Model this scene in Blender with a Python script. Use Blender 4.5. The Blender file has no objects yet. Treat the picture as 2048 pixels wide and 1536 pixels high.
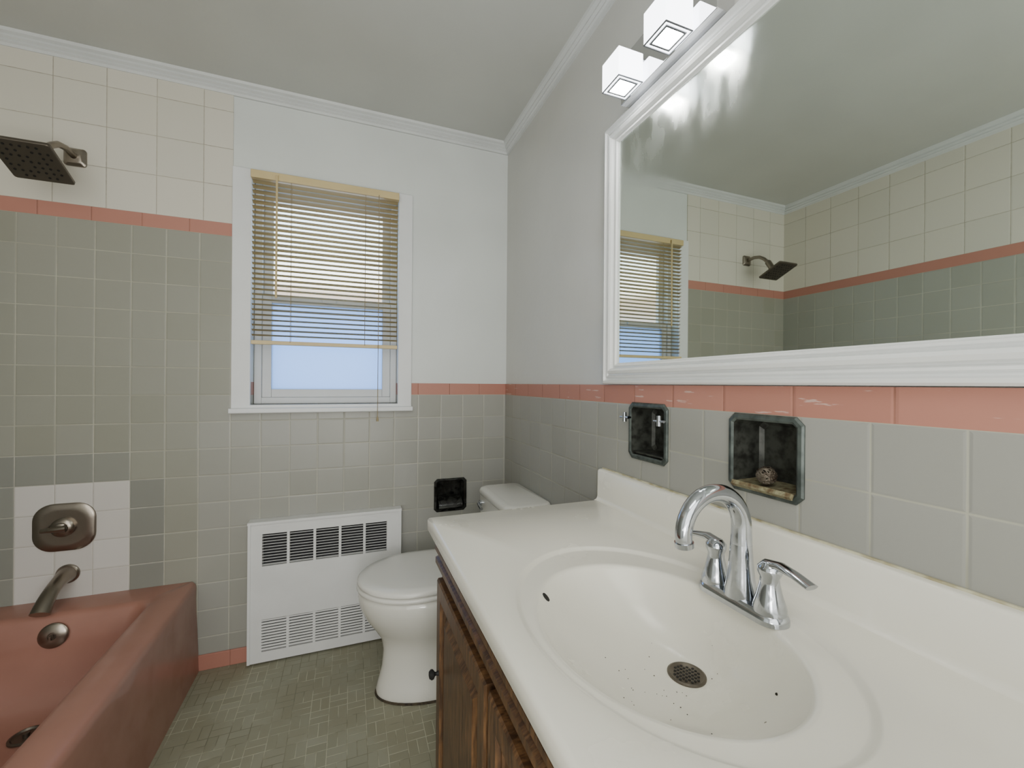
import bpy, bmesh, math, random
from math import sin, cos, pi, radians, atan2, sqrt
from mathutils import Vector, Matrix
random.seed(4)
S = bpy.context.scene
COL = S.collection

# ------------------------------------------------------------ constants (metres)
XR, XL, YF, YB, ZC = 0.7466, -1.30, 2.02, -1.0, 2.375
H = 1.155
TH = 0.14
T = 0.006           # tile thickness over plaster
ROW0 = 1.101        # underside of the pink band
TS = 0.108

def lin(c):
    out = []
    for v in c:
        v = v / 255.0
        out.append(v / 12.92 if v <= 0.04045 else ((v + 0.055) / 1.055) ** 2.4)
    return (out[0], out[1], out[2], 1.0)

# ------------------------------------------------------------ materials
class NT:
    def __init__(s, name):
        s.m = bpy.data.materials.new(name); s.m.use_nodes = True
        s.t = s.m.node_tree; s.b = s.t.nodes["Principled BSDF"]
    def n(s, typ, **kw):
        nd = s.t.nodes.new(typ)
        for k, v in kw.items(): setattr(nd, k, v)
        return nd
    def link(s, a, b): s.t.links.new(a, b)
    def math(s, op, a, b=None, c=None):
        nd = s.n("ShaderNodeMath", operation=op)
        for i, v in enumerate((a, b, c)):
            if v is None: continue
            if isinstance(v, (int, float)): nd.inputs[i].default_value = v
            else: s.link(v, nd.inputs[i])
        return nd.outputs[0]
    def ramp01(s, v, a, b, x=0.0, y=1.0, smooth=True):
        nd = s.n("ShaderNodeMapRange")
        if smooth: nd.interpolation_type = 'SMOOTHSTEP'
        s.link(v, nd.inputs[0])
        for i, q in enumerate((a, b, x, y)): nd.inputs[i + 1].default_value = q
        return nd.outputs[0]
    def mix(s, f, a, b, mode='MIX'):
        nd = s.n("ShaderNodeMix", data_type='RGBA', blend_type=mode)
        if isinstance(f, (int, float)): nd.inputs[0].default_value = f
        else: s.link(f, nd.inputs[0])
        for i, v in ((6, a), (7, b)):
            if isinstance(v, tuple): nd.inputs[i].default_value = v
            else: s.link(v, nd.inputs[i])
        return nd.outputs[2]
    def pos(s):
        return s.n("ShaderNodeNewGeometry").outputs["Position"]
    def noise(s, scale, detail=3, vec=None, stretch=None):
        nd = s.n("ShaderNodeTexNoise"); nd.inputs["Scale"].default_value = scale
        nd.inputs["Detail"].default_value = detail
        v = vec or s.pos()
        if stretch:
            mp = s.n("ShaderNodeMapping"); mp.inputs["Scale"].default_value = stretch
            s.link(v, mp.inputs[0]); v = mp.outputs[0]
        s.link(v, nd.inputs["Vector"]); return nd.outputs["Fac"]
    def bump(s, h, dist, strength=1.0):
        nd = s.n("ShaderNodeBump"); nd.inputs["Distance"].default_value = dist
        nd.inputs["Strength"].default_value = strength
        s.link(h, nd.inputs["Height"]); s.link(nd.outputs[0], s.b.inputs["Normal"])
    def specks(s, scale, size, keep):
        vo = s.n("ShaderNodeTexVoronoi"); vo.inputs["Scale"].default_value = scale
        s.link(s.pos(), vo.inputs["Vector"])
        sp = s.n("ShaderNodeSeparateColor"); s.link(vo.outputs["Color"], sp.inputs[0])
        sz = s.math('MULTIPLY', sp.outputs[1], size)
        near = s.math('LESS_THAN', vo.outputs["Distance"], sz)
        return s.math('MULTIPLY', near, s.math('GREATER_THAN', sp.outputs[0], keep))

def pm(name, rgb, rough=0.4, metal=0.0, var=0.12, vscale=6.0, bump=None, coat=0.0, rvar=0.0, dark=None, specks=None):
    k = NT(name); c = lin(rgb)
    d = lin(dark) if dark else tuple([x * (1 - var * 2) for x in c[:3]] + [1.0])
    f = k.ramp01(k.noise(vscale, 5), 0.35, 0.7, 0.0, 1.0 if dark else 0.6)
    col = k.mix(f, c, d)
    if specks: col = k.mix(k.specks(*specks[:3]), col, lin(specks[3]))
    k.link(col, k.b.inputs["Base Color"])
    k.b.inputs["Metallic"].default_value = metal
    k.b.inputs["Roughness"].default_value = rough
    if rvar:
        k.link(k.ramp01(k.noise(vscale * 2, 4), 0.3, 0.7, rough, rough + rvar), k.b.inputs["Roughness"])
    if bump: k.bump(k.noise(bump[0], 4), bump[1])
    k.b.inputs["Coat Weight"].default_value = coat
    return k.m

def tile_mat(name, axis, u0, su, v0, sv, cols, grout, gw=0.0026, rough=0.30, smear=None):
    k = NT(name)
    sep = k.n("ShaderNodeSeparateXYZ"); k.link(k.pos(), sep.inputs[0])
    U = k.math('DIVIDE', k.math('SUBTRACT', sep.outputs[axis], u0), su)
    V = k.math('DIVIDE', k.math('SUBTRACT', sep.outputs[2], v0), sv)
    def edge(q, s):
        f = k.math('FRACT', q)
        return k.math('MULTIPLY', k.math('MINIMUM', f, k.math('SUBTRACT', 1.0, f)), s)
    m = k.math('MINIMUM', edge(U, su), edge(V, sv))
    wob = k.math('MULTIPLY', k.math('SUBTRACT', k.noise(60, 2), 0.5), 0.0012)
    m2 = k.math('ADD', m, wob)
    mask = k.ramp01(m2, gw / 2 - 0.0006, gw / 2 + 0.0006)
    cb = k.n("ShaderNodeCombineXYZ")
    k.link(k.math('FLOOR', U), cb.inputs[0]); k.link(k.math('FLOOR', V), cb.inputs[1])
    wn = k.n("ShaderNodeTexWhiteNoise"); wn.noise_dimensions = '3D'; k.link(cb.outputs[0], wn.inputs[0])
    cr = k.n("ShaderNodeValToRGB"); k.link(wn.outputs["Value"], cr.inputs[0])
    while len(cr.color_ramp.elements) < len(cols): cr.color_ramp.elements.new(0.5)
    for i, c in enumerate(cols):
        cr.color_ramp.elements[i].position = i / max(1, len(cols) - 1)
        cr.color_ramp.elements[i].color = lin(c)
    tcol = cr.outputs[0]
    if smear:
        sm = k.ramp01(k.noise(11, 8, stretch=(1, 1.0, 9)), 0.64, 0.67, 0.0, 0.7)
        tcol = k.mix(sm, tcol, lin(smear))
    gn = k.ramp01(k.noise(5, 4), 0.35, 0.65)
    gcol = k.mix(gn, lin(grout), tuple([x * 0.78 for x in lin(grout)[:3]] + [1.0]))
    k.link(k.mix(mask, gcol, tcol), k.b.inputs["Base Color"])
    k.link(k.math('ADD', rough, k.math('MULTIPLY', k.math('SUBTRACT', 1.0, mask), 0.4)), k.b.inputs["Roughness"])
    k.bump(k.ramp01(m, gw / 2 - 0.001, gw / 2 + 0.004), 0.0010, 0.6)
    k.b.inputs["Specular IOR Level"].default_value = 0.35
    return k.m

GREY = [(150, 150, 141), (156, 156, 148), (153, 153, 145), (159, 159, 153)]
GROUT = (184, 182, 168)
m_grey_far = tile_mat("grey_wall_tile_far", 0, -0.4545, TS, ROW0, TS, GREY, GROUT)
m_olive_far = tile_mat("olive_wall_tile_far", 0, -0.4545, TS, ROW0, TS, [(143, 143, 130), (148, 148, 137), (146, 146, 134)], (176, 174, 157))
m_dark_far = tile_mat("dark_wall_tile_far", 0, -0.4545, TS, ROW0, TS, [(130, 131, 123), (135, 136, 128), (139, 140, 131)], GROUT)
m_white_far = tile_mat("white_wall_tile_far", 0, -0.4545, TS, ROW0, TS, [(197, 193, 187), (204, 201, 196)], (192, 187, 176))
m_grey_right = tile_mat("grey_wall_tile_right", 1, YF, TS, ROW0, TS, [(151, 151, 144), (156, 156, 149), (153, 153, 147)], (170, 169, 154))
m_grey_left = tile_mat("grey_wall_tile_left", 1, YF, TS, ROW0, TS, [(152, 154, 144), (157, 159, 150)], (180, 180, 164))
BEI = [(207, 203, 189), (211, 207, 195), (203, 200, 187)]
m_bei_far = tile_mat("beige_wall_tile_far", 0, -0.552, 0.152, 1.800, 0.152, BEI, (170, 164, 148), 0.0022, 0.4)
m_bei_left = tile_mat("beige_wall_tile_left", 1, YF, 0.152, 1.800, 0.152, BEI, (170, 164, 148), 0.0022, 0.4)
PK = [(175, 122, 107), (180, 127, 112), (171, 118, 103)]
m_pink_far = tile_mat("pink_band_far", 0, -0.4545 + 0.007, 0.150, ROW0 - 0.5, 5.0, PK, (158, 110, 95), 0.003, 0.45)
m_pink_side = tile_mat("pink_band_side", 1, YF, 0.150, ROW0 - 0.5, 5.0, PK, (158, 110, 95), 0.003, 0.5, smear=(204, 180, 170))
def paint(name, rgb, rough=0.35, spots=False):
    k = NT(name); c = lin(rgb)
    f = k.ramp01(k.noise(3.0, 6), 0.35, 0.7, 0, 1)
    col = k.mix(f, c, tuple([x * 0.95 for x in c[:3]] + [1.0]))
    if spots: col = k.mix(k.specks(9, 0.07, 0.93), col, tuple([x * 0.72 for x in c[:3]] + [1.0]))
    k.link(col, k.b.inputs["Base Color"])
    k.b.inputs["Roughness"].default_value = rough
    h = k.math('ADD', k.noise(45, 3), k.math('MULTIPLY', k.noise(9, 2), 2.0))
    k.bump(h, 0.0012, 0.4)
    return k.m
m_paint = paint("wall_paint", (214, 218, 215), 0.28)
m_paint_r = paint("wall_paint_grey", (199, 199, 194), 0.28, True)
m_ceil = paint("ceiling_paint", (191, 193, 187), 0.42)
m_trim = pm("trim_white_paint", (222, 224, 224), 0.35, var=0.04)
m_crown = pm("crown_white_paint", (208, 211, 210), 0.4, var=0.04)
m_frame = pm("mirror_frame_white", (228, 230, 228), 0.25, var=0.03)
m_vinyl = pm("window_vinyl", (205, 208, 210), 0.4, var=0.05)
m_counter = pm("cultured_marble", (233, 230, 217), 0.20, var=0.03, vscale=4, coat=0.2, rvar=0.08, specks=(22, 0.10, 0.955, (96, 88, 70)))
m_caulk = pm("aged_caulk", (206, 202, 174), 0.7, vscale=30, dark=(158, 148, 112))
m_porc = pm("white_porcelain", (222, 221, 212), 0.12, var=0.02, coat=0.3)
m_seat = pm("toilet_seat_plastic", (222, 221, 214), 0.25, var=0.02)
m_tub = pm("pink_enamel", (159, 114, 99), 0.30, var=0.05, vscale=4, coat=0.2, rvar=0.12, dark=(149, 105, 90), specks=(26, 0.12, 0.93, (188, 158, 146)))
m_chrome = pm("polished_chrome", (190, 194, 200), 0.06, 1.0, var=0.10, vscale=50, rvar=0.08)
m_chrome_dk = pm("mirror_chrome_plate", (222, 222, 224), 0.02, 1.0, var=0.02)
m_bronze = pm("brushed_nickel_brown", (146, 138, 127), 0.28, 1.0, var=0.08, vscale=12)
m_bronze_d = pm("nickel_dark", (106, 99, 89), 0.4, 0.8, var=0.08)
m_rim = pm("grey_glass_edge", (120, 122, 126), 0.3, 0.6, var=0.04)
m_black = pm("black_holes", (22, 21, 20), 0.7)
m_dkmetal = pm("tarnished_green_metal", (88, 96, 92), 0.45, 0.4, vscale=40, dark=(56, 63, 60), bump=(120, 0.0006))
m_dkin = pm("stained_dark_metal", (72, 74, 68), 0.45, 0.3, vscale=50, dark=(34, 34, 30), bump=(90, 0.0006))
m_rustcr = pm("yellow_soap_crust", (140, 136, 106), 0.8, vscale=70, dark=(92, 72, 46), bump=(150, 0.003))
m_blackgloss = pm("black_glossy_ceramic", (50, 51, 48), 0.15, 0.2, vscale=40, dark=(20, 20, 18))
m_rad = pm("radiator_white_enamel", (220, 221, 220), 0.4, var=0.04, vscale=8)
m_raddark = pm("radiator_dark_inside", (50, 50, 52), 0.9)
m_rust = pm("wool_rust", (112, 104, 92), 0.5, 0.6, vscale=80, dark=(64, 52, 40))
m_blind = pm("tan_blind", (186, 166, 118), 0.5, var=0.06)
m_blind_y = pm("yellowed_plastic", (204, 184, 136), 0.4, var=0.05)
m_cord = pm("cord_tan", (150, 136, 104), 0.8)
m_curb = pm("dark_caulk", (74, 64, 48), 0.9, vscale=60, dark=(34, 30, 24))

def wood():
    k = NT("dark_oak_wood")
    n = k.noise(14, 6, stretch=(3, 6, 0.8)); n2 = k.noise(50, 4, stretch=(2, 6, 0.6))
    v = k.math('ADD', k.math('MULTIPLY', n, 0.6), k.math('MULTIPLY', n2, 0.45))
    c = k.mix(k.ramp01(v, 0.36, 0.72), lin((56, 38, 25)), lin((114, 82, 52)))
    k.link(c, k.b.inputs["Base Color"]); k.b.inputs["Roughness"].default_value = 0.38
    k.bump(v, 0.0006); return k.m
m_wood = wood()

def floor_mat():
    k = NT("floor_mosaic"); c = 0.060
    sep = k.n("ShaderNodeSeparateXYZ"); k.link(k.pos(), sep.inputs[0])
    U = k.math('DIVIDE', sep.outputs[0], c); V = k.math('DIVIDE', sep.outputs[1], c)
    fu, fv = k.math('FRACT', U), k.math('FRACT', V)
    iu, iv = k.math('FLOOR', U), k.math('FLOOR', V)
    par = k.math('GREATER_THAN', k.math('FRACT', k.math('MULTIPLY', k.math('ADD', iu, iv), 0.5)), 0.25)
    a = k.math('ADD', k.math('MULTIPLY', fu, par), k.math('MULTIPLY', fv, k.math('SUBTRACT', 1.0, par)))
    b = k.math('ADD', k.math('MULTIPLY', fv, par), k.math('MULTIPLY', fu, k.math('SUBTRACT', 1.0, par)))
    a2 = k.math('FRACT', k.math('MULTIPLY', a, 2.0))
    ea = k.math('MULTIPLY', k.math('MINIMUM', a2, k.math('SUBTRACT', 1.0, a2)), 0.5 * c)
    eb = k.math('MULTIPLY', k.math('MINIMUM', b, k.math('SUBTRACT', 1.0, b)), c)
    m = k.math('MINIMUM', ea, eb)
    mask = k.ramp01(m, 0.0005, 0.0018)
    cb = k.n("ShaderNodeCombineXYZ"); k.link(iu, cb.inputs[0]); k.link(iv, cb.inputs[1])
    k.link(k.math('FLOOR', k.math('MULTIPLY', a, 2.0)), cb.inputs[2])
    wn = k.n("ShaderNodeTexWhiteNoise"); wn.noise_dimensions = '3D'; k.link(cb.outputs[0], wn.inputs[0])
    tc = k.mix(wn.outputs["Value"], lin((136, 136, 117)), lin((147, 147, 129)))
    dirt = k.ramp01(k.noise(4, 5), 0.38, 0.62, 0.0, 0.6)
    tc = k.mix(dirt, tc, lin((129, 125, 102)))
    g = k.mix(k.ramp01(k.noise(7, 5), 0.42, 0.60), lin((178, 175, 153)), lin((114, 112, 91)))
    k.link(k.mix(mask, g, tc), k.b.inputs["Base Color"])
    k.b.inputs["Roughness"].default_value = 0.5
    k.bump(mask, 0.0008, 0.7); return k.m
m_floor = floor_mat()

def emis(name, rgb, s):
    k = NT(name); k.b.inputs["Base Color"].default_value = lin(rgb)
    k.b.inputs["Emission Color"].default_value = lin(rgb); k.b.inputs["Emission Strength"].default_value = s
    return k.m
m_glow = emis("lit_glass_shade", (246, 249, 255), 7.0)
m_glow_in = emis("lit_diffuser", (255, 253, 248), 60.0)

def mirror_mat():
    k = NT("mirror_glass"); k.b.inputs["Metallic"].default_value = 1.0
    k.b.inputs["Base Color"].default_value = (0.72, 0.77, 0.72, 1)
    sep = k.n("ShaderNodeSeparateXYZ"); k.link(k.pos(), sep.inputs[0])
    up = k.ramp01(sep.outputs[2], 1.60, 1.80); fy = k.ramp01(sep.outputs[1], 0.50, 0.66)
    st_ = k.ramp01(k.noise(9, 6, stretch=(1, 2.2, 0.8)), 0.30, 0.72, 0.14, 0.38)
    k.link(k.math('ADD', 0.012, k.math('MULTIPLY', k.math('MULTIPLY', up, fy), st_)), k.b.inputs["Roughness"])
    return k.m
m_mirror = mirror_mat()
def glass(name, frost, col, rough):
    k = NT(name); t = k.t; t.nodes.remove(k.b)
    tr = k.n("ShaderNodeBsdfTranslucent" if frost else "ShaderNodeBsdfTransparent"); tr.inputs[0].default_value = col
    gl = k.n("ShaderNodeBsdfGlossy"); gl.inputs["Roughness"].default_value = rough
    mx = k.n("ShaderNodeMixShader"); mx.inputs[0].default_value = 0.06
    k.link(tr.outputs[0], mx.inputs[1]); k.link(gl.outputs[0], mx.inputs[2])
    k.link(mx.outputs[0], t.nodes["Material Output"].inputs[0]); return k.m
m_frost = glass("frosted_glass", True, (0.44, 0.57, 0.76, 1), 0.3)
m_clear = glass("clear_glass", False, (0.93, 0.96, 0.97, 1), 0.02)

# ------------------------------------------------------------ geometry helpers
def box(bm, x0, x1, y0, y1, z0, z1, mi=0):
    v = [bm.verts.new(p) for p in ((x0,y0,z0),(x1,y0,z0),(x1,y1,z0),(x0,y1,z0),(x0,y0,z1),(x1,y0,z1),(x1,y1,z1),(x0,y1,z1))]
    for q in ((0,3,2,1),(4,5,6,7),(0,1,5,4),(1,2,6,5),(2,3,7,6),(3,0,4,7)):
        f = bm.faces.new([v[i] for i in q]); f.material_index = mi
    return v

def loft(bm, loops, cap0=True, cap1=True, mi=0, mis=None):
    rows = [[bm.verts.new(p) for p in L] for L in loops]
    n = len(rows[0])
    for i in range(len(rows) - 1):
        for j in range(n):
            a, b, c, d = rows[i][j], rows[i][(j+1) % n], rows[i+1][(j+1) % n], rows[i+1][j]
            f = bm.faces.new((a, b, c, d)); f.material_index = mis[i] if mis else mi
    if cap0:
        f = bm.faces.new(rows[0][::-1]); f.material_index = mis[0] if mis else mi
    if cap1:
        f = bm.faces.new(rows[-1]); f.material_index = mis[-1] if mis else mi
    return rows

def tube(bm, pts, radii, seg=20, mi=0, flat=None):
    pts = [Vector(p) for p in pts]
    if isinstance(radii, (int, float)): radii = [radii] * len(pts)
    tang = []
    for i in range(len(pts)):
        a = pts[max(0, i-1)]; b = pts[min(len(pts)-1, i+1)]; tang.append((b - a).normalized())
    up = Vector((0, 0, 1)) if abs(tang[0].z) < 0.9 else Vector((0, 1, 0))
    nrm = tang[0].cross(up).normalized()
    loops = []
    for i, p in enumerate(pts):
        nrm = (nrm - tang[i] * nrm.dot(tang[i])).normalized()
        bn = tang[i].cross(nrm)
        fl = flat[i] if flat else 1.0
        loops.append([p + (nrm * cos(2*pi*j/seg) + bn * sin(2*pi*j/seg) * fl) * radii[i] for j in range(seg)])
    return loft(bm, loops, mi=mi)

def lathe(bm, prof, c=(0,0,0), axis='Z', seg=40, mi=0, rot=None):
    loops = []
    c = Vector(c)
    for r, h in prof:
        L = []
        for j in range(seg):
            a = 2*pi*j/seg
            p = Vector((r*cos(a), r*sin(a), h))
            if axis == 'Y-': p = Vector((p.x, -p.z, p.y))
            elif axis == 'X-': p = Vector((-p.z, p.x, p.y))
            if rot: p = rot @ p
            L.append(c + p)
        loops.append(L)
    return loft(bm, loops, mi=mi)

def rr(x0, x1, y0, y1, r, z, n=8, f=None):
    pts = []
    for cx, cy, a0 in ((x1-r, y1-r, 0), (x0+r, y1-r, 90), (x0+r, y0+r, 180), (x1-r, y0+r, 270)):
        for i in range(n + 1):
            a = radians(a0 + 90.0 * i / n)
            p = (cx + r*cos(a), cy + r*sin(a), z)
            pts.append(f(*p) if f else p)
    return pts

def finish(name, bm, mats, parent=None, smooth=True, bevel=0.0, seg=3, angle=38, recalc=True, props=None):
    if recalc: bmesh.ops.recalc_face_normals(bm, faces=bm.faces[:])
    if bevel > 0:
        ed = [e for e in bm.edges if len(e.link_faces) == 2 and e.calc_face_angle(0) > radians(30)]
        bmesh.ops.bevel(bm, geom=ed, offset=bevel, segments=seg, profile=0.6, affect='EDGES', clamp_overlap=True)
    me = bpy.data.meshes.new(name)
    xs = [v.co for v in bm.verts]
    lo = Vector([min(v[i] for v in xs) for i in range(3)]); hi = Vector([max(v[i] for v in xs) for i in range(3)])
    c = Vector(((lo.x+hi.x)/2, (lo.y+hi.y)/2, lo.z))
    for v in bm.verts: v.co -= c
    bm.to_mesh(me); bm.free()
    for m in (mats if isinstance(mats, (list, tuple)) else [mats]): me.materials.append(m)
    if smooth:
        for p in me.polygons: p.use_smooth = True
        me.set_sharp_from_angle(angle=radians(angle))
    ob = bpy.data.objects.new(name, me); COL.objects.link(ob)
    if parent:
        ob.parent = parent
        ob.location = c - WL[parent.name]
    else: ob.location = c
    WL[ob.name] = c
    if bevel > 0:
        w = ob.modifiers.new("wn", 'WEIGHTED_NORMAL'); w.keep_sharp = True
    if props:
        for k, v in props.items(): ob[k] = v
    return ob
WL = {}
def root(name, loc, label, cat):
    e = bpy.data.objects.new(name, None); e.empty_display_size = 0.05
    COL.objects.link(e); e.location = loc; WL[e.name] = Vector(loc)
    e["label"] = label; e["category"] = cat
    return e
def N(): return bmesh.new()
def st(label): return {"kind": "structure", "label": label}

# ------------------------------------------------------------ walls (height-field panels with openings)
def Pfar(u, z, o): return (u, YF - o, z)
def Pright(u, z, o): return (XR - o, u, z)
def Pleft(u, z, o): return (XL + o, u, z)

def panel(bm, P, u0, u1, z0, z1, regions, thick, base_mi=0):
    us = sorted(set([u0, u1] + [min(max(x, u0), u1) for r in regions for x in r[:2]]))
    zs = sorted(set([z0, z1] + [min(max(x, z0), z1) for r in regions for x in r[2:4]]))
    nu, nz = len(us) - 1, len(zs) - 1
    g = {}
    for i in range(nu):
        for j in range(nz):
            cu, cz = (us[i]+us[i+1])/2, (zs[j]+zs[j+1])/2
            o, mi = 0.0, base_mi
            for r in regions:
                if r[0] < cu < r[1] and r[2] < cz < r[3]: o, mi = r[4], r[5]
            g[i, j] = (o, mi)
    def q(pts, mi):
        f = bm.faces.new([bm.verts.new(p) for p in pts]); f.material_index = mi
    def off(i, j):
        if (i, j) not in g or g[i, j][0] is None: return -thick
        return g[i, j][0]
    for i in range(nu):
        for j in range(nz):
            o, mi = g[i, j]
            a, b, c, d = us[i], us[i+1], zs[j], zs[j+1]
            if o is not None:
                q([P(a,c,o), P(b,c,o), P(b,d,o), P(a,d,o)], mi)
                q([P(a,c,-thick), P(a,d,-thick), P(b,d,-thick), P(b,c,-thick)], base_mi)
            oo = off(i, j)
            n = off(i-1, j)
            if n < oo: q([P(a,c,oo), P(a,d,oo), P(a,d,n), P(a,c,n)], mi)
            n = off(i+1, j)
            if n < oo: q([P(b,c,oo), P(b,c,n), P(b,d,n), P(b,d,oo)], mi)
            n = off(i, j-1)
            if n < oo: q([P(a,c,oo), P(a,c,n), P(b,c,n), P(b,c,oo)], mi)
            n = off(i, j+1)
            if n < oo: q([P(a,d,oo), P(b,d,oo), P(b,d,n), P(a,d,n)], mi)
    bmesh.ops.remove_doubles(bm, verts=bm.verts[:], dist=1e-5)

UP0, UP1 = 1.749, 1.800
TPc = (0.460, 0.615); SDc = (0.576, 1.022); THc = (0.912, 1.029)
bm = N()
panel(bm, Pfar, XL - TH, XR + TH, 0, ZC, [
    (XL - TH, XR + TH, 0, ROW0, T, 1),
    (-0.4545, 0.7466 + TH, ROW0, H, T, 3),
    (XL - TH, -0.452, ROW0, UP0, T, 2),
    (XL - TH, -0.5625, 0.0, ROW0, T, 2),
    (XL - TH, -0.452, UP0, UP1, T + 0.001, 3),
    (XL - TH, -0.452, UP1, ZC, T, 4),
    (XL, -0.7785, 0.777, 0.885, T, 5),
    (XL, -1.1025, 0.0, 0.777, T, 5),
    (-0.7785, -0.6705, 0.0, 0.777, T, 5),
    (-1.1025, -0.7785, 0.0, 0.777, T, 6),
    (-0.384, 0.207, 1.06, 2.020, None, 0),
    (TPc[0]-0.068, TPc[0]+0.068, TPc[1]-0.068, TPc[1]+0.068, None, 0),
], TH)
finish("wall_far", bm, [m_paint, m_grey_far, m_olive_far, m_pink_far, m_bei_far, m_dark_far, m_white_far], smooth=False, props=st("painted and tiled wall with a small window"))
bm = N()
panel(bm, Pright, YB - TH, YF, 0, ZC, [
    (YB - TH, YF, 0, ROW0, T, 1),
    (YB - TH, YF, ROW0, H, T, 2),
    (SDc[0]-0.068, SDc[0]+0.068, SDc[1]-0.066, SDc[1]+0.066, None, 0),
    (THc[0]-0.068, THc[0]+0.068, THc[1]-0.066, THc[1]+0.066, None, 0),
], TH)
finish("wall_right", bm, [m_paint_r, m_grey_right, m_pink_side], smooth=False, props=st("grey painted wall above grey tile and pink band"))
bm = N()
panel(bm, Pleft, YB - TH, YF, 0, ZC, [
    (0.3, YF, 0, UP0, T, 1), (0.3, YF, UP0, UP1, T + 0.001, 2), (0.3, YF, UP1, ZC, T, 3),
], TH)
finish("wall_left", bm, [m_paint, m_grey_left, m_pink_far, m_bei_left], smooth=False, props=st("tiled wall along the bathtub"))
bm = N(); box(bm, XL, XR, YB - TH, YB, 0, ZC)
finish("wall_back", bm, [m_paint], smooth=False, props=st("plain painted wall"))
bm = N(); box(bm, XL - TH, XR + TH, YB - TH, YF + TH, -0.1, 0)
finish("floor", bm, [m_floor], smooth=False, props=st("grey green small mosaic tile floor"))
bm = N(); box(bm, XL - TH, XR + TH, YB - TH, YF + TH, ZC, ZC + 0.1)
finish("ceiling", bm, [m_ceil], smooth=False, props=st("flat grey white painted ceiling"))

CP = [(0.0,-0.05),(0.009,-0.05),(0.011,-0.040),(0.017,-0.036),(0.015,-0.029),(0.024,-0.024),(0.022,-0.015),(0.033,-0.010),(0.036,0.0),(0.0,0.0)]
def crown(name, P, a0, a1):
    bm = N()
    loft(bm, [[P(a0 + d, ZC + h, d) for d, h in CP], [P(a1 - d, ZC + h, d) for d, h in CP]])
    finish(name, bm, [m_crown], smooth=False, props=st("white crown moulding"))
crown("trim_1", Pfar, XL, XR); crown("trim_2", Pright, YB, YF); crown("trim_3", Pleft, YB, YF)
bm = N(); box(bm, -0.56, XR - T, YF - T - 0.008, YF - T, 0, 0.062)
finish("baseboard_far", bm, [m_pink_far], smooth=False, bevel=0.003, props=st("pink tile skirting"))
bm = N(); box(bm, XR - T - 0.008, XR - T, 1.13, YF - T - 0.008, 0, 0.062)
finish("baseboard_right", bm, [m_pink_side], smooth=False, bevel=0.003, props=st("pink tile skirting"))

# ------------------------------------------------------------ window
WX0, WX1, WZ0, WZ1 = -0.384, 0.207, 1.06, 2.020
bm = N()
panel(bm, Pfar, -0.452, 0.269, 1.045, 2.035, [(-0.452, 0.269, 1.045, 2.035, 0.016, 0), (WX0, WX1, WZ0, WZ1, None, 0)], -0.001)
finish("trim_4", bm, [m_trim], smooth=True, bevel=0.003, props=st("white window casing"))
bm = N(); box(bm, -0.458, 0.275, YF - 0.034, YF - 0.0005, 1.026, 1.047)
finish("trim_5", bm, [m_trim], bevel=0.005, props=st("white window stool"))
win = root("window_1", (-0.09, YF + 0.1, WZ0), "white vinyl double hung window with frosted lower pane", "window")
win["kind"] = "structure"
def rectframe(bm, x0, x1, z0, z1, w, y0, y1, wb=None):
    wb = w if wb is None else wb
    box(bm, x0, x0+w, y0, y1, z0, z1); box(bm, x1-w, x1, y0, y1, z0, z1)
    box(bm, x0+w, x1-w, y0, y1, z1-w, z1); box(bm, x0+w, x1-w, y0, y1, z0, z0+wb)
bm = N(); rectframe(bm, WX0+0.001, WX1-0.001, WZ0+0.001, WZ1-0.001, 0.028, YF+0.05, YF+0.135)
finish("window_frame", bm, [m_vinyl], win, bevel=0.003)
bm = N(); rectframe(bm, WX0+0.029, WX1-0.029, WZ0+0.029, 1.535, 0.036, YF+0.06, YF+0.088)
finish("sash", bm, [m_vinyl], win, bevel=0.003)
bm = N(); rectframe(bm, WX0+0.029, WX1-0.029, 1.505, WZ1-0.029, 0.036, YF+0.092, YF+0.118)
finish("sash", bm, [m_vinyl], win, bevel=0.003)
bm = N(); box(bm, WX0+0.063, WX1-0.063, YF+0.073, YF+0.077, 1.12, 1.502)
finish("frosted_pane", bm, [m_frost], win, smooth=False)
bm = N(); box(bm, WX0+0.063, WX1-0.063, YF+0.104, YF+0.108, 1.538, 1.957)
finish("clear_pane", bm, [m_clear], win, smooth=False)
bm = N(); box(bm, -0.12, -0.06, YF+0.045, YF+0.06, 1.51, 1.53)
finish("sash_lock", bm, [m_vinyl], win, bevel=0.003)

# ------------------------------------------------------------ blind
bl = root("window_blind", (-0.09, 1.985, 1.31), "tan horizontal mini blind half raised over the window", "window blind")
BX0, BX1, BY = -0.378, 0.200, 1.988
bm = N(); box(bm, BX0-0.004, BX1+0.004, BY-0.018, BY+0.014, 1.988, 2.020)
finish("headrail", bm, [m_blind_y], bl, bevel=0.003)
bm = N()
z = 1.978
while z > 1.335:
    a = radians(-9 + random.uniform(-3, 3)); w = 0.0133
    prev = None
    for k in range(5):
        s = -1 + k * 0.5
        yy = BY + s*w*cos(a); zz = z + s*w*sin(a) + 0.0030*(1-s*s)
        cur = (bm.verts.new((BX0, yy, zz)), bm.verts.new((BX1, yy, zz)))
        if prev: bm.faces.new((prev[0], prev[1], cur[1], cur[0]))
        prev = cur
    z -= 0.0210
bmesh.ops.solidify(bm, geom=bm.faces[:], thickness=0.0016)
finish("slats", bm, [m_blind], bl, smooth=True, recalc=False, props={"label": "thin curved tan slats"})
bm = N(); box(bm, BX0, BX1, BY-0.012, BY+0.012, 1.310, 1.326)
finish("bottom_rail", bm, [m_blind_y], bl, bevel=0.002)
bm = N()
for x in (-0.235, 0.06):
    for yy in (BY-0.0145, BY+0.0145):
        tube(bm, [(x, yy, 1.99), (x, yy, 1.32)], 0.0009, 6)
finish("ladder_cord", bm, [m_cord], bl)
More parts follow.
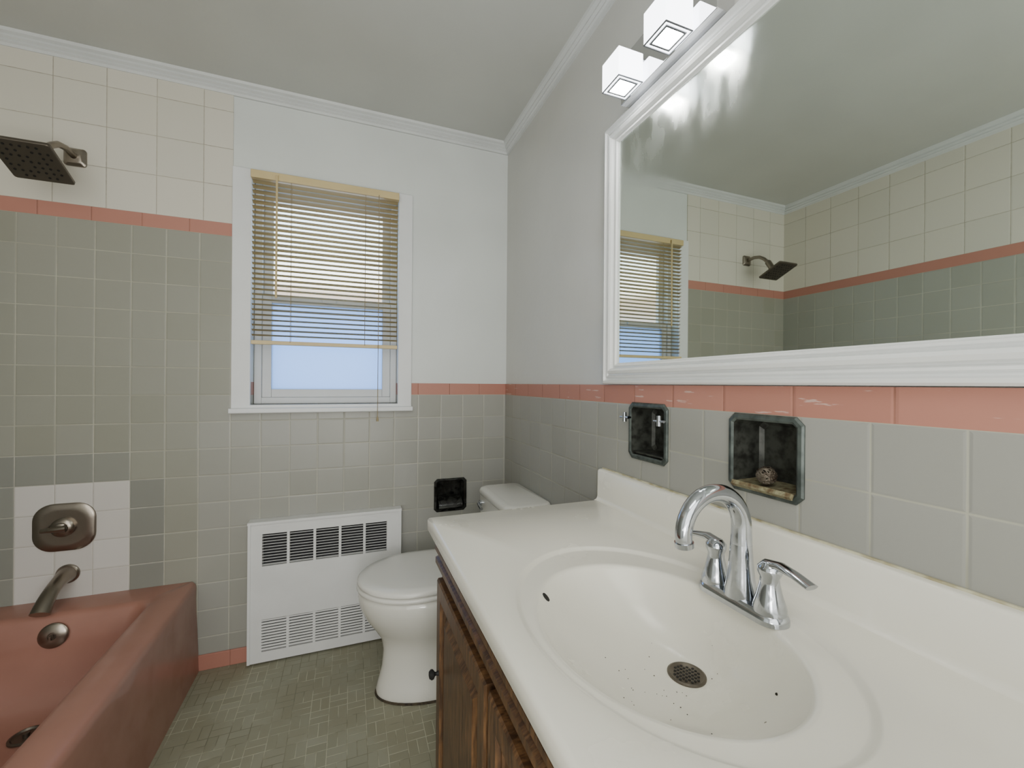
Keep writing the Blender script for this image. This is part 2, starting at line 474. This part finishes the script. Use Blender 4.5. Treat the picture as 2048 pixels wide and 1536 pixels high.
bm = N(); tube(bm, [(-0.286, BY-0.026, 2.005), (-0.286, BY-0.028, 1.50)], 0.0042, 8)
tube(bm, [(-0.286, BY-0.010, 2.005), (-0.286, BY-0.028, 2.005)], 0.003, 8)
finish("tilt_wand", bm, [m_blind_y], bl)
bm = N(); tube(bm, [(0.116, BY-0.021, 1.995), (0.117, BY-0.023, 1.6), (0.115, BY-0.036, 1.06), (0.115, BY-0.036, 1.005)], 0.0015, 6)
lathe(bm, [(0.002, 0.022), (0.004, 0.016), (0.0055, 0.0)], (0.115, BY-0.036, 0.985), seg=12)
finish("pull_cord", bm, [m_cord], bl)

# ------------------------------------------------------------ radiator cover
rad = root("radiator_cover", (-0.08, 1.98, 0), "white enamelled metal radiator cover with louvred grilles", "radiator")
RX0, RX1, RY = -0.377, 0.219, 1.968
def Prad(u, z, o): return (u, RY - o, z)
groups = [(-0.330 + i*0.1, -0.330 + i*0.1 + 0.090) for i in range(5)]
regs = []
for a, b in groups:
    for z0, z1 in ((0.400, 0.532), (0.050, 0.180)): regs.append((a, b, z0, z1, -0.030, 1))
bm = N(); panel(bm, Prad, RX0, RX1, 0.008, 0.578, regs, 0.036)
box(bm, RX0-0.005, RX1+0.005, RY-0.006, YF-T-0.001, 0.574, 0.584, 0)
box(bm, RX0-0.004, RX0+0.006, RY-0.004, YF-T-0.001, 0.008, 0.574, 0)
box(bm, RX1-0.006, RX1+0.004, RY-0.004, YF-T-0.001, 0.008, 0.574, 0)
finish("cover_panel", bm, [m_rad, m_raddark], rad, smooth=False)
for nm, z0, z1, th in (("upper_grille", 0.400, 0.532, 0.0018), ("lower_grille", 0.050, 0.180, 0.0074)):
    bm = N()
    for a, b in groups:
        z = z0 + 0.006
        while z < z1 - 0.004:
            box(bm, a, b, RY, RY+0.003, z, z+th)
            z += 0.0118
    finish(nm, bm, [m_rad], rad, smooth=False)

# ------------------------------------------------------------ bathtub
tub = root("bathtub", (-0.93, 1.26, 0), "salmon pink enamelled alcove bathtub with stained rim", "bathtub")
TX0, TX1, TY0, TY1, TZ = XL+T+0.001, -0.563, 0.50, YF-T-0.001, 0.360
ix0, ix1, iy0, iy1 = TX0+0.06, -0.665, 0.60, 1.895
L = [rr(TX0, TX1+0.010, TY0, TY1, 0.004, 0.0), rr(TX0, TX1-0.002, TY0, TY1, 0.004, 0.29),
     rr(TX0, TX1, TY0, TY1, 0.008, 0.335), rr(TX0, TX1-0.003, TY0, TY1, 0.008, 0.350), rr(TX0, TX1-0.012, TY0, TY1, 0.010, 0.360),
     rr(ix0-0.012, ix1+0.012, iy0-0.012, iy1+0.012, 0.045, 0.3605), rr(ix0, ix1, iy0, iy1, 0.045, 0.356), rr(ix0+0.008, ix1-0.008, iy0+0.010, iy1-0.008, 0.05, 0.344),
     rr(ix0+0.022, ix1-0.022, iy0+0.05, iy1-0.022, 0.065, 0.26), rr(ix0+0.045, ix1-0.045, iy0+0.14, iy1-0.045, 0.09, 0.13),
     rr(ix0+0.065, ix1-0.065, iy0+0.19, iy1-0.065, 0.10, 0.085), rr(ix0+0.10, ix1-0.10, iy0+0.24, iy1-0.09, 0.10, 0.065), rr(ix0+0.15, ix1-0.15, iy0+0.32, iy1-0.16, 0.08, 0.060)]
bm = N(); loft(bm, L)
finish("tub_shell", bm, [m_tub], tub, angle=60)
bm = N(); lathe(bm, [(0.040, 0.0), (0.040, 0.004), (0.034, 0.009), (0.012, 0.011), (0.010, 0.008), (0.002, 0.008)], (-0.925, 1.874, 0.296), 'Y-', rot=Matrix.Rotation(radians(-8), 3, 'X'))
finish("overflow_plate", bm, [m_bronze], tub)
bm = N(); box(bm, -0.928, -0.922, 1.852, 1.864, 0.289, 0.303)
finish("overflow_lever", bm, [m_bronze], tub, bevel=0.001)
bm = N(); lathe(bm, [(0.040, 0.0), (0.040, 0.004), (0.034, 0.006), (0.030, 0.001), (0.008, 0.001), (0.008, 0.012), (0.002, 0.014)], (-0.918, 1.735, 0.062))
finish("tub_drain", bm, [m_bronze_d], tub)

sp = root("tub_spout", (-0.955, YF-T, 0.42), "brushed nickel tub spout on the tiled wall", "tub spout")
bm = N()
pts = []; rad_ = []
for i in range(11):
    s = i/10
    pts.append((-0.955, YF-T-0.001 - 0.150*s, 0.450 - 0.012*s - 0.062*s**3)); rad_.append(0.030 - 0.005*sin(pi*s) - 0.004*s)
tube(bm, pts, rad_, 24, flat=[1.0 - 0.25*sin(pi*i/10) for i in range(11)])
finish("spout_body", bm, [m_bronze], sp, angle=60)
bm = N(); lathe(bm, [(0.034, 0), (0.034, 0.006), (0.030, 0.010)], (-0.955, YF-T, 0.450), 'Y-')
finish("escutcheon", bm, [m_bronze], sp)

sv = root("shower_valve", (-0.968, YF-T, 0.545), "brushed nickel rounded square shower valve plate on white tiles", "shower valve")
def Fw(cx, cz, y): return lambda a, b, c: (cx + a, y - c, cz + b)
bm = N(); f = Fw(-0.964, 0.622, YF-T)
loft(bm, [rr(-.088,.088,-.086,.086,.058,0.0,f=f), rr(-.088,.088,-.086,.086,.058,0.006,f=f), rr(-.081,.081,-.079,.079,.054,0.011,f=f), rr(-.062,.062,-.060,.060,.05,0.010,f=f)])
finish("plate", bm, [m_bronze], sv, angle=45)
bm = N(); lathe(bm, [(0.034, 0.010), (0.034, 0.020), (0.028, 0.026), (0.020, 0.028), (0.020, 0.036), (0.014, 0.040)], (-0.964, YF-T, 0.624), 'Y-')
finish("hub", bm, [m_bronze], sv)
bm = N(); tube(bm, [(-0.945, YF-T-0.036, 0.626), (-0.968, YF-T-0.038, 0.625), (-0.995, YF-T-0.034, 0.622), (-1.015, YF-T-0.030, 0.620)], [0.012, 0.011, 0.009, 0.008], 16)
finish("lever_handle", bm, [m_bronze], sv)

sh = root("wall_shower", (-0.95, YF-T, 1.975), "square brushed nickel shower spray head on a short arm", "shower head")
DZ = -0.014
bm = N(); f = Fw(-0.943, 1.985+DZ, YF-T)
loft(bm, [rr(-.032,.032,-.032,.032,.010,0.0,f=f), rr(-.032,.032,-.032,.032,.010,0.006,f=f), rr(-.024,.024,-.024,.024,.010,0.014,f=f)])
finish("escutcheon", bm, [m_bronze], sh)
bm = N(); tube(bm, [(-0.943, YF-T-0.006, 1.985+DZ), (-0.945, 1.955, 1.992+DZ), (-0.947, 1.92, 1.985+DZ), (-0.95, 1.89, 1.965+DZ), (-0.95, 1.865, 1.938+DZ)], 0.0105, 18)
finish("arm", bm, [m_bronze], sh)
hc = Vector((-0.95, 1.800, 1.868+DZ)); RT = Matrix.Rotation(radians(-25), 3, 'X')
bm = N()
nrm_up = RT @ Vector((0, 0, 1))
def G(a, b, c): return hc + RT @ Vector((a, b, c))
p1 = Vector((-0.95, 1.865, 1.938+DZ)); p0 = hc + nrm_up*0.018 + RT @ Vector((0, 0.02, 0))
tube(bm, [p1 + Vector((0, 0.006, 0.006)), p1, p1*0.5+p0*0.5, p0], [0.013, 0.018, 0.017, 0.024], 20)
finish("ball_joint", bm, [m_bronze], sh)
bm = N()
loft(bm, [rr(-.074,.074,-.074,.074,.008,-0.006,f=G), rr(-.076,.076,-.076,.076,.008,-0.004,f=G), rr(-.076,.076,-.076,.076,.008,0.004,f=G), rr(-.05,.05,-.05,.05,.02,0.010,f=G), rr(-.025,.025,-.025,.025,.02,0.020,f=G)])
finish("spray_plate", bm, [m_bronze_d], sh, angle=30)
bm = N()
for i in range(7):
    for j in range(7):
        if (i in (0, 6) and j in (0, 6)): continue
        if (i*j) % 5 == 3: continue
        q = (-.057 + i*.019, -.057 + j*.019)
        lp = [[G(q[0]+.0036*cos(a), q[1]+.0036*sin(a), h) for a in [2*pi*k/10 for k in range(10)]] for h in (-0.0055, -0.0078)]
        loft(bm, lp)
finish("nozzles", bm, [m_black], sh)

# ------------------------------------------------------------ toilet
to = root("toilet", (0.38, 1.64, 0), "white porcelain two piece toilet with closed lid", "toilet")
TY = 1.640
def egg(xf, xb, hw, z, n=48, p=2.0, pb=2.8):
    cx = xf + (xb - xf) * 0.46
    L = []
    for i in range(n):
        a = 2*pi*i/n; c, s = cos(a), sin(a)
        if c >= 0: e = pb; ax = xb - cx
        else: e = p; ax = cx - xf
        x = cx + ax * (abs(c)**(2/e)) * (1 if c >= 0 else -1)
        y = TY + hw * (abs(s)**(2/e)) * (1 if s >= 0 else -1)
        L.append((x, y, z))
    return L
bm = N()
loft(bm, [egg(.100,.62,.122,0.003,pb=3.5), egg(.098,.62,.124,.018,pb=3.5), egg(.106,.62,.114,.045,pb=3.5), egg(.120,.61,.105,.10,pb=3.5), egg(.124,.60,.106,.16,pb=3.5),
          egg(.116,.60,.116,.205,pb=3.5), egg(.092,.60,.142,.245,pb=3.2), egg(.058,.60,.168,.295), egg(.038,.60,.184,.340), egg(.033,.60,.188,.372), egg(.036,.60,.185,.390), egg(.046,.60,.176,.397), egg(.07,.58,.155,.397)])
finish("bowl", bm, [m_porc], to, angle=70)
bm = N(); loft(bm, [egg(.094,.62,.129,.0004,pb=3.5), egg(.096,.62,.127,.0055,pb=3.5)])
finish("floor_seal", bm, [m_curb], to, props={"label": "dark stained caulk line at the floor"})
bm = N()
loft(bm, [egg(.034,.50,.184,.398), egg(.028,.505,.190,.402), egg(.028,.505,.190,.411), egg(.034,.50,.185,.415)])
finish("seat", bm, [m_seat], to, angle=60)
bm = N()
loft(bm, [egg(.036,.50,.182,.4175), egg(.030,.505,.188,.421), egg(.030,.505,.188,.431), egg(.038,.50,.181,.438), egg(.07,.48,.155,.442), egg(.13,.42,.10,.444)])
finish("lid", bm, [m_seat], to, angle=60)
for yy in (TY-0.075, TY+0.075):
    bm = N(); box(bm, .485, .525, yy-.018, yy+.018, .398, .430)
    finish("hinge", bm, [m_seat], to, bevel=.005)
def tk(i, z, r=0.03): return rr(.548+i, .736-i*0.3, TY-.195+i, TY+.195-i, r, z)
bm = N()
loft(bm, [tk(.02,.385), tk(.012,.41), tk(.004,.52), tk(.0,.655), tk(.0,.662)])
finish("tank", bm, [m_porc], to, angle=50)
bm = N()
loft(bm, [tk(-.003,.663,.05), tk(-.006,.668,.05), tk(-.006,.682,.05), tk(0,.692,.05), tk(.02,.696)])
finish("tank_lid", bm, [m_porc], to, angle=50)
bm = N(); lathe(bm, [(.013, 0), (.013, .008), (.008, .012)], (.549, TY+.150, .625), 'X-', seg=20)
tube(bm, [(.535, TY+.150, .625), (.530, TY+.120, .622), (.530, TY+.085, .618)], [.006, .006, .007], 12)
finish("flush_lever", bm, [m_chrome], to)
for s in (-1, 1):
    bm = N(); lathe(bm, [(.013,0),(.013,.008),(.006,.016)], (.36, TY+s*.118, .018), seg=16)
    finish("bolt_cap", bm, [m_seat], to)

# ------------------------------------------------------------ vanity cabinet
vc = root("vanity_cabinet", (0.48, 0.5, 0), "dark stained oak vanity cabinet with raised panel doors", "cabinet")
VX, VY0, VY1, VZ = 0.232, -0.105, 1.105, 0.7635
bm = N(); XB = XR-T-0.001
box(bm, VX, VX+.016, VY0, VY1, 0.09, VZ)
box(bm, VX+.016, XB, VY1-.016, VY1, 0.09, VZ); box(bm, VX+.016, XB, VY0, VY0+.016, 0.09, VZ)
box(bm, VX+.016, XB, VY0+.016, VY1-.016, 0.09, 0.106)
box(bm, VX+0.06, XB, VY0, VY1, 0.0, 0.0895)
finish("body", bm, [m_wood], vc, smooth=False)
def ext(prof, y0, y1):
    loft(bm, [[(x, y0, z) for x, z in prof], [(x, y1, z) for x, z in prof]])
bm = N()
ext([(VX,VZ),(VX-.024,VZ),(VX-.024,.750),(VX-.006,.744),(VX-.006,.736),(VX-.020,.732),(VX-.020,.720),(VX-.004,.714),(VX-.004,.704),(VX-.018,.698),(VX-.018,.684),(VX-.004,.676),(VX,.676)], VY0, VY1)
finish("cornice", bm, [m_wood], vc, smooth=False, props={"label": "ribbed wooden top moulding"})
def door(y0, y1, z0, z1, nm="door"):
    bm = N()
    def r(i, d): return [(VX-d, y0+i, z0+i), (VX-d, y1-i, z0+i), (VX-d, y1-i, z1-i), (VX-d, y0+i, z1-i)]
    w = .05 if nm == "door" else .022
    loft(bm, [r(0, .0005), r(0, .016), r(.004, .020), r(w-.010, .020), r(w-.006, .012), r(w, .012), r(w+.004, .003), r(w+.014, .003), r(w+.032, .018), r(w+.036, .018)])
    return finish(nm, bm, [m_wood], vc, smooth=False)
def knob(par, y, z, x=VX-.020):
    bm = N(); lathe(bm, [(.006,0),(.004,.006),(.005,.009),(.011,.013),(.012,.018),(.008,.023),(.003,.024)], (x, y, z), 'X-', seg=24)
    return finish("knob", bm, [m_black], par, props={"label": "black round knob"})
d1 = door(.665, 1.075, .115, .655); knob(d1, 1.045, .43)
d2 = door(.245, .650, .115, .655); knob(d2, .275, .43)
for z0, z1 in ((.115,.285),(.300,.470),(.485,.655)):
    dr = door(-.09, .230, z0, z1, "drawer"); knob(dr, .07, (z0+z1)/2)

# ------------------------------------------------------------ vanity top with integral basin
vt = root("sink_countertop", (0.47, 0.5, 0.764), "cream cultured marble countertop with integral oval basin", "sink")
CX0, CX1, CY0, CY1, CZ = 0.195, XR-T-0.001, -0.125, 1.120, 0.800
EC = (0.433, 0.516)
RC = (0.446, 0.528)
NA = 160
def rect_loop(i, z):
    x0, x1, y0, y1 = CX0+i, CX1, CY0+i, CY1-i
    pts = []
    for k in range(NA):
        a = 2*pi*k/NA; c, s = cos(a), sin(a); t = 1e9
        if c > 1e-9: t = min(t, (x1-RC[0])/c)
        if c < -1e-9: t = min(t, (x0-RC[0])/c)
        if s > 1e-9: t = min(t, (y1-RC[1])/s)
        if s < -1e-9: t = min(t, (y0-RC[1])/s)
        pts.append([RC[0]+c*t, RC[1]+s*t, z])
    for cx, cy in ((x0,y0),(x1,y0),(x1,y1),(x0,y1)):
        b = min(pts, key=lambda p: (p[0]-cx)**2+(p[1]-cy)**2); b[0], b[1] = cx, cy
    return pts
def ell(ax, ay, z, c=EC):
    return [(c[0]+ax*cos(2*pi*k/NA), c[1]+ay*sin(2*pi*k/NA), z) for k in range(NA)]
BA, BB = 0.168, 0.209
RA, RB = 0.204, 0.276
def bowlp(r):
    s = 1-r
    dz = -0.108 * (1 - r**2.7)
    return BA*r, BB*r, CZ - 0.0095 + dz, EC[0] + 0.096*s, EC[1] + 0.022*s
bm = N()
loops = [rect_loop(0.004, CZ-.036), rect_loop(0, CZ-.032), rect_loop(0, CZ-.008), rect_loop(.0025, CZ-.0025), rect_loop(.008, CZ),
         ell(RA+.005, RB+.005, CZ, RC), ell(RA+.001, RB+.001, CZ-.0014, RC), ell(RA-.004, RB-.004, CZ-.0055, RC), ell(RA-.009, RB-.009, CZ-.0065, RC),
         ell(BA+.010, BB+.010, CZ-.0062), ell(BA+.004, BB+.004, CZ-.0070)]
for r in (1.0, .985, .96, .93, .88, .82, .75, .67, .58, .48, .38, .28, .2, .14):
    ax, ay, z, cx, cy = bowlp(r)
    loops.append(ell(ax, ay, z, (cx, cy)))
loft(bm, loops, cap0=False)
finish("basin_top", bm, [m_counter], vt, angle=50)
bm = N()   # backsplash with coved foot
bx = XR-T-0.001
prof = [(bx, CZ-.0005), (bx-.034, CZ-.0005), (bx-.028, CZ+.001), (bx-.0235, CZ+.0045), (bx-.021, CZ+.011), (bx-.020, CZ+.088), (bx-.017, CZ+.092), (bx-.013, CZ+.094), (bx, CZ+.094)]
loft(bm, [[(x, y, z) for x, z in prof] for y in (CY0+.001, CY1-.001)])
finish("backsplash", bm, [m_counter], vt, angle=42)
bm = N(); box(bm, XR-T-0.005, XR-T-0.0005, CY0, CY1, CZ+.0935, CZ+.0970)
finish("caulk_line", bm, [m_caulk], vt, smooth=False, props={"label": "yellowed caulk bead above the backsplash"})
dz = bowlp(.14)
dc = Vector((dz[3], dz[4], dz[2]))
bm = N(); lathe(bm, [(.030, -.002), (.030, .002), (.027, .0035), (.024, .0015), (.002, .0015)], dc, seg=40)
finish("drain_strainer", bm, [m_bronze_d], vt)
bm = N()
for i in range(-3, 4):
    for j in range(-3, 4):
        if (i*i + j*j) > 10: continue
        q = (dc.x + i*.0062, dc.y + j*.0062)
        loft(bm, [[(q[0]+.0022*cos(a), q[1]+.0022*sin(a), dc.z+h) for a in [2*pi*k/8 for k in range(8)]] for h in (.001, .0022)])
finish("strainer_holes", bm, [m_black], vt)
def surf(r, a):
    ax, ay, z, cx, cy = bowlp(r); return Vector((cx+ax*cos(a), cy+ay*sin(a), z))
a0 = radians(134)
p = surf(.972, a0); du = (surf(.972, a0+.02)-p).normalized(); dv = (surf(.95, a0)-p).normalized(); nn = du.cross(dv).normalized()
if nn.z < 0: nn = -nn
bm = N()
loft(bm, [[p + du*(.0055*cos(a))+dv*(.0085*sin(a))+nn*h for a in [2*pi*k/20 for k in range(20)]] for h in (-.001, .0014)])
finish("overflow_hole", bm, [m_black], vt)
bm = N()
for k in range(30):
    r = random.uniform(.22, .66); a = random.gauss(pi*1.05, .5) if k % 4 else random.uniform(0, 2*pi)
    q = surf(r, a); s_ = random.uniform(.0004, .0009)
    loft(bm, [[q + Vector((s_*cos(t), s_*sin(t), h)) for t in [2*pi*j/6 for j in range(6)]] for h in (0, .0008)])
q = surf(.78, radians(-48))
loft(bm, [[q + Vector((.0026*cos(t), .002*sin(t), h)) for t in [2*pi*j/8 for j in range(8)]] for h in (0, .0014)])
finish("dirt_specks", bm, [m_curb], vt, props={"kind": "stuff", "label": "loose dark dirt specks in the bowl"})

# ------------------------------------------------------------ faucet
FX, FY, FZ = 0.607, 0.512, CZ - .0060
fa = root("faucet", (FX, FY, FZ), "chrome two handle arched centerset faucet", "faucet")
bm = N()
def stad(hx, hy, z): return rr(FX-hx, FX+hx, FY-hy, FY+hy, hx-.0005, z, n=10)
loft(bm, [stad(.027,.078,FZ), stad(.027,.078,FZ+.006), stad(.025,.076,FZ+.012), stad(.020,.071,FZ+.017)])
finish("base_plate", bm, [m_chrome], fa, angle=40)
bm = N(); lathe(bm, [(.026,.014),(.025,.024),(.021,.045),(.018,.075),(.0165,.10)], (FX, FY, FZ), seg=32)
pts = [(FX, FY, FZ+.09), (FX, FY, FZ+.115)]; rs = [.0168, .0158]
R = .061; zc = FZ+.128
for i in range(0, 23):
    a = radians(i*8.7); pts.append((FX-R+R*cos(a), FY, zc+R*sin(a))); rs.append(.0155 - .003*i/22)
tube(bm, pts, rs, 28)
finish("spout", bm, [m_chrome], fa, angle=50)
e = Vector(pts[-1]); d = (e - Vector(pts[-2])).normalized()
bm = N(); tube(bm, [e - d*.002, e + d*.006], [.0145, .0140], 24); finish("aerator", bm, [m_chrome], fa)
bm = N(); tube(bm, [(FX+.022, FY, FZ+.012), (FX+.022, FY, FZ+.06)], .0022, 8); lathe(bm, [(.003,0),(.005,.004),(.003,.009)], (FX+.022, FY, FZ+.058), seg=12)
finish("lift_rod", bm, [m_chrome], fa)
for s in (-1, 1):
    y = FY + s*.051
    bm = N(); lathe(bm, [(.024,.014),(.0235,.022),(.018,.040),(.014,.058),(.0135,.066),(.017,.074),(.017,.082),(.010,.090),(.002,.092)], (FX, y, FZ), seg=32)
    tube(bm, [(FX, y-s*.006, FZ+.083), (FX, y+s*.018, FZ+.089), (FX-.002, y+s*.042, FZ+.086), (FX-.004, y+s*.066, FZ+.080)], [.011,.0105,.0105,.0115], 18, flat=[.8,.6,.45,.35])
    finish("handle", bm, [m_chrome], fa, angle=50)

# ------------------------------------------------------------ recessed wall fixtures
def octo(hw, hh, cut, off, c, P):
    pts = [(hw-cut, -hh), (hw, -hh+cut), (hw, hh-cut), (hw-cut, hh), (-hw+cut, hh), (-hw, hh-cut), (-hw, -hh+cut), (-hw+cut, -hh)]
    return [P(c[0]+a, c[1]+b, off) for a, b in pts]
def recess(par, c, P, hw, hh, mf, mi_, name="frame"):
    bm = N()
    loops = [octo(hw, hh, .014, T+.0005, c, P), octo(hw, hh, .014, T+.003, c, P), octo(hw-.003, hh-.003, .013, T+.006, c, P), octo(hw-.009, hh-.009, .009, T+.007, c, P),
             octo(hw-.013, hh-.013, .007, T+.004, c, P), octo(hw-.015, hh-.015, .007, -.010, c, P), octo(hw-.019, hh-.019, .010, -.055, c, P), octo(hw-.026, hh-.026, .010, -.062, c, P)]
    loft(bm, loops, cap0=False, mis=[0,0,0,0,1,1,1])
    return finish(name, bm, [mf, mi_], par, smooth=False)
sd = root("soap_dish", (XR-.01, SDc[0], SDc[1]-.078), "recessed tarnished metal soap dish in the tiled wall", "soap dish")
recess(sd, SDc, Pright, .078, .078, m_dkmetal, m_dkin)
bm = N()
loft(bm, [[Pright(SDc[0]+a, SDc[1]-.064+z, o) for o, z in ((-.05,.0),(.016,-.006),(.022,.0),(.018,.007),(.010,.004),(-.05,.008))] for a in (-.061, -.03, 0, .03, .061)])
finish("dish_tray", bm, [m_rustcr], sd, angle=60, props={"label": "crusted yellowish tray lip"})
sw = root("scouring_ball", (XR-.004, SDc[0], SDc[1]-.058), "small rusty metal scouring ball in the soap dish", "scouring pad")
bm = N()
for k in range(40):
    ph, th = random.uniform(0, 2*pi), random.uniform(0, pi); rr_ = .0175
    ax = Matrix.Rotation(ph, 3, 'Z') @ Matrix.Rotation(th, 3, 'X')
    pts = [Vector((XR-.002, SDc[0]-.002, SDc[1]-.038)) + (ax @ Vector((rr_*cos(t), rr_*sin(t), .002*sin(3*t)))) * random.uniform(.88, 1) for t in [2*pi*q/14 for q in range(14)]]
    tube(bm, pts, .0012, 5)
finish("wire_ball", bm, [m_rust], sw)
tb = root("toothbrush_holder", (XR-.01, THc[0], THc[1]-.078), "recessed tarnished metal toothbrush holder in the tiled wall", "toothbrush holder")
recess(tb, THc, Pright, .078, .078, m_dkmetal, m_dkin)
bm = N(); loft(bm, [[Pright(THc[0]+a, THc[1]-.062+z, o) for o, z in ((-.05,.0),(.006,.0),(.008,.005),(-.05,.007))] for a in (-.060, .060)])
finish("tray", bm, [m_dkin], tb, smooth=False)
for s in (-1, 1):
    bm = N(); yy = THc[0]+s*.070
    tube(bm, [Pright(yy, THc[1]+.035, T+.004), Pright(yy, THc[1]+.035, T+.026)], .0045, 14)
    tube(bm, [Pright(yy, THc[1]+.024, T+.024), Pright(yy, THc[1]+.050, T+.024)], [.0060, .0052], 16)
    tube(bm, [Pright(yy-.018, THc[1]+.036, T+.024), Pright(yy+.018, THc[1]+.036, T+.024)], .0032, 12)
    finish("peg", bm, [m_chrome], tb, props={"label": "chrome bracket peg"})
tp = root("toilet_paper_holder", (TPc[0], YF-.01, TPc[1]-.08), "recessed glossy black toilet paper holder without a roll", "toilet paper holder")
recess(tp, TPc, Pfar, .080, .080, m_blackgloss, m_blackgloss)
bm = N()
loft(bm, [[Pfar(TPc[0]+a, TPc[1]-.062+z, o) for o, z in ((-.04,.0),(.020,-.004),(.026,.004),(.020,.020),(-.01,.046),(-.04,.050))] for a in (-.058, .058)])
finish("lower_lip", bm, [m_blackgloss], tp, angle=40)

# ------------------------------------------------------------ mirror
mi = root("wall_mirror", (XR-.01, .45, 1.157), "large rectangular mirror with a moulded white frame", "mirror")
MY0, MY1, MZ0, MZ1 = -0.10, 1.102, 1.157, 1.930
def rl(i, o): return [(XR-o, MY0+i, MZ0+i), (XR-o, MY1-i, MZ0+i), (XR-o, MY1-i, MZ1-i), (XR-o, MY0+i, MZ1-i)]
bm = N()
PR = [(0,.007),(0,.020),(.004,.026),(.010,.028),(.013,.021),(.017,.019),(.020,.024),(.024,.025),(.027,.020),(.030,.020),(.032,.028),(.039,.032),(.045,.028),(.047,.018),(.051,.018),(.053,.021),(.057,.020),(.059,.014),(.062,.013),(.062,.007)]
loft(bm, [rl(i, o) for i, o in PR], cap0=False, cap1=False)
finish("frame", bm, [m_frame], mi, angle=25)
bm = N(); box(bm, XR-.012, XR-.008, MY0+.058, MY1-.058, MZ0+.058, MZ1-.058)
finish("mirror_glass", bm, [m_mirror], mi, smooth=False)

# ------------------------------------------------------------ vanity light
vl = root("vanity_light", (XR-.02, .66, 1.98), "chrome vanity light bar with lit square glass shades", "wall lamp")
bm = N(); box(bm, .698, XR-.0005, .655, .985, 1.932, 2.060)
finish("back_plate", bm, [m_chrome_dk], vl, bevel=.002)
for i in range(2):
    y = .914 - i*.167; x = .652; z = 1.960
    bm = N(); tube(bm, [(.698, y, z+.05), (.66, y, z+.05)], .007, 12); lathe(bm, [(.018, 0), (.018, .012), (.006, .016)], (x, y, z+.037), seg=20)
    finish("shade_holder", bm, [m_chrome], vl)
    bm = N(); h = .037
    box(bm, x-h, x+h, y-h, y+h, z-h+.002, z+h)
    s_ = finish("lamp_shade", bm, [m_glow], vl, bevel=.003)
    bm = N(); q = h-.015
    box(bm, x-q, x+q, y-q, y+q, z-h+.0005, z-h+.0019)
    finish("diffuser", bm, [m_glow_in], s_, smooth=False)
    bm = N()
    for a, w in ((h, .0026), (h-.009, .0044)):
        box(bm, x-a, x+a, y-a, y-a+w, z-h, z-h+.0022); box(bm, x-a, x+a, y+a-w, y+a, z-h, z-h+.0022)
        box(bm, x-a, x-a+w, y-a+w, y+a-w, z-h, z-h+.0022); box(bm, x+a-w, x+a, y-a+w, y+a-w, z-h, z-h+.0022)
    o = finish("shade_rim", bm, [m_rim], s_, smooth=False)

# ------------------------------------------------------------ lights
def area(name, loc, rot, sx, sy, e, col):
    l = bpy.data.lights.new(name, 'AREA'); l.shape = 'RECTANGLE'; l.size = sx; l.size_y = sy; l.energy = e; l.color = col
    o = bpy.data.objects.new(name, l); o.location = loc; o.rotation_euler = rot; COL.objects.link(o); return o
area("back_fill", (-0.25, -0.85, 1.25), (radians(94), 0, 0), 1.6, 1.9, 27, (1.0, 0.99, 0.96))  # added soft fill behind the camera; the back wall has no doorway
area("up_fill", (-0.25, -0.35, 0.9), (radians(172), 0, 0), 1.0, 0.8, 10, (1.0, 0.99, 0.96))  # unseen upward fill, added to brighten the ceiling
area("top_fill", (-0.3, -0.45, 2.33), (0, 0, 0), 0.8, 0.7, 10, (1.0, 0.98, 0.95))  # added overhead fill out of view, not a real fixture
lo = area("low_fill", (0.02, -0.25, 0.75), (0, 0, 0), 0.3, 0.3, 4.5, (1.0, 0.97, 0.93))
lo.rotation_euler = (Vector((-0.6, 1.5, 0.1)) - Vector((0.02, -0.25, 0.75))).to_track_quat('-Z', 'Y').to_euler()

w = bpy.data.worlds.new("sky"); S.world = w; w.use_nodes = True
t = w.node_tree; bg = t.nodes["Background"]
tc = t.nodes.new("ShaderNodeTexCoord"); sx = t.nodes.new("ShaderNodeSeparateXYZ"); cr = t.nodes.new("ShaderNodeValToRGB")
t.links.new(tc.outputs["Generated"], sx.inputs[0]); t.links.new(sx.outputs[2], cr.inputs[0])
E = cr.color_ramp.elements
E[0].position = 0.0; E[0].color = (0.55, 0.62, 0.75, 1)
E[1].position = 0.45; E[1].color = (0.48, 0.72, 1.0, 1)
for p_, c_ in ((0.19, (0.36, 0.28, 0.22, 1)), (0.21, (1.0, 0.93, 0.88, 1)), (0.29, (0.78, 0.90, 1.0, 1))):
    q = E.new(p_); q.color = c_
t.links.new(cr.outputs[0], bg.inputs[0]); bg.inputs[1].default_value = 5.8

# ------------------------------------------------------------ camera
cam = bpy.data.cameras.new("camera"); co = bpy.data.objects.new("camera", cam); COL.objects.link(co)
cam.sensor_width = 36; cam.lens = 840 * 36 / 2048; cam.clip_start = 0.01
co.location = (0, 0, H)
co.rotation_euler = (radians(90), radians(-0.45), -radians(21.1))
S.camera = co
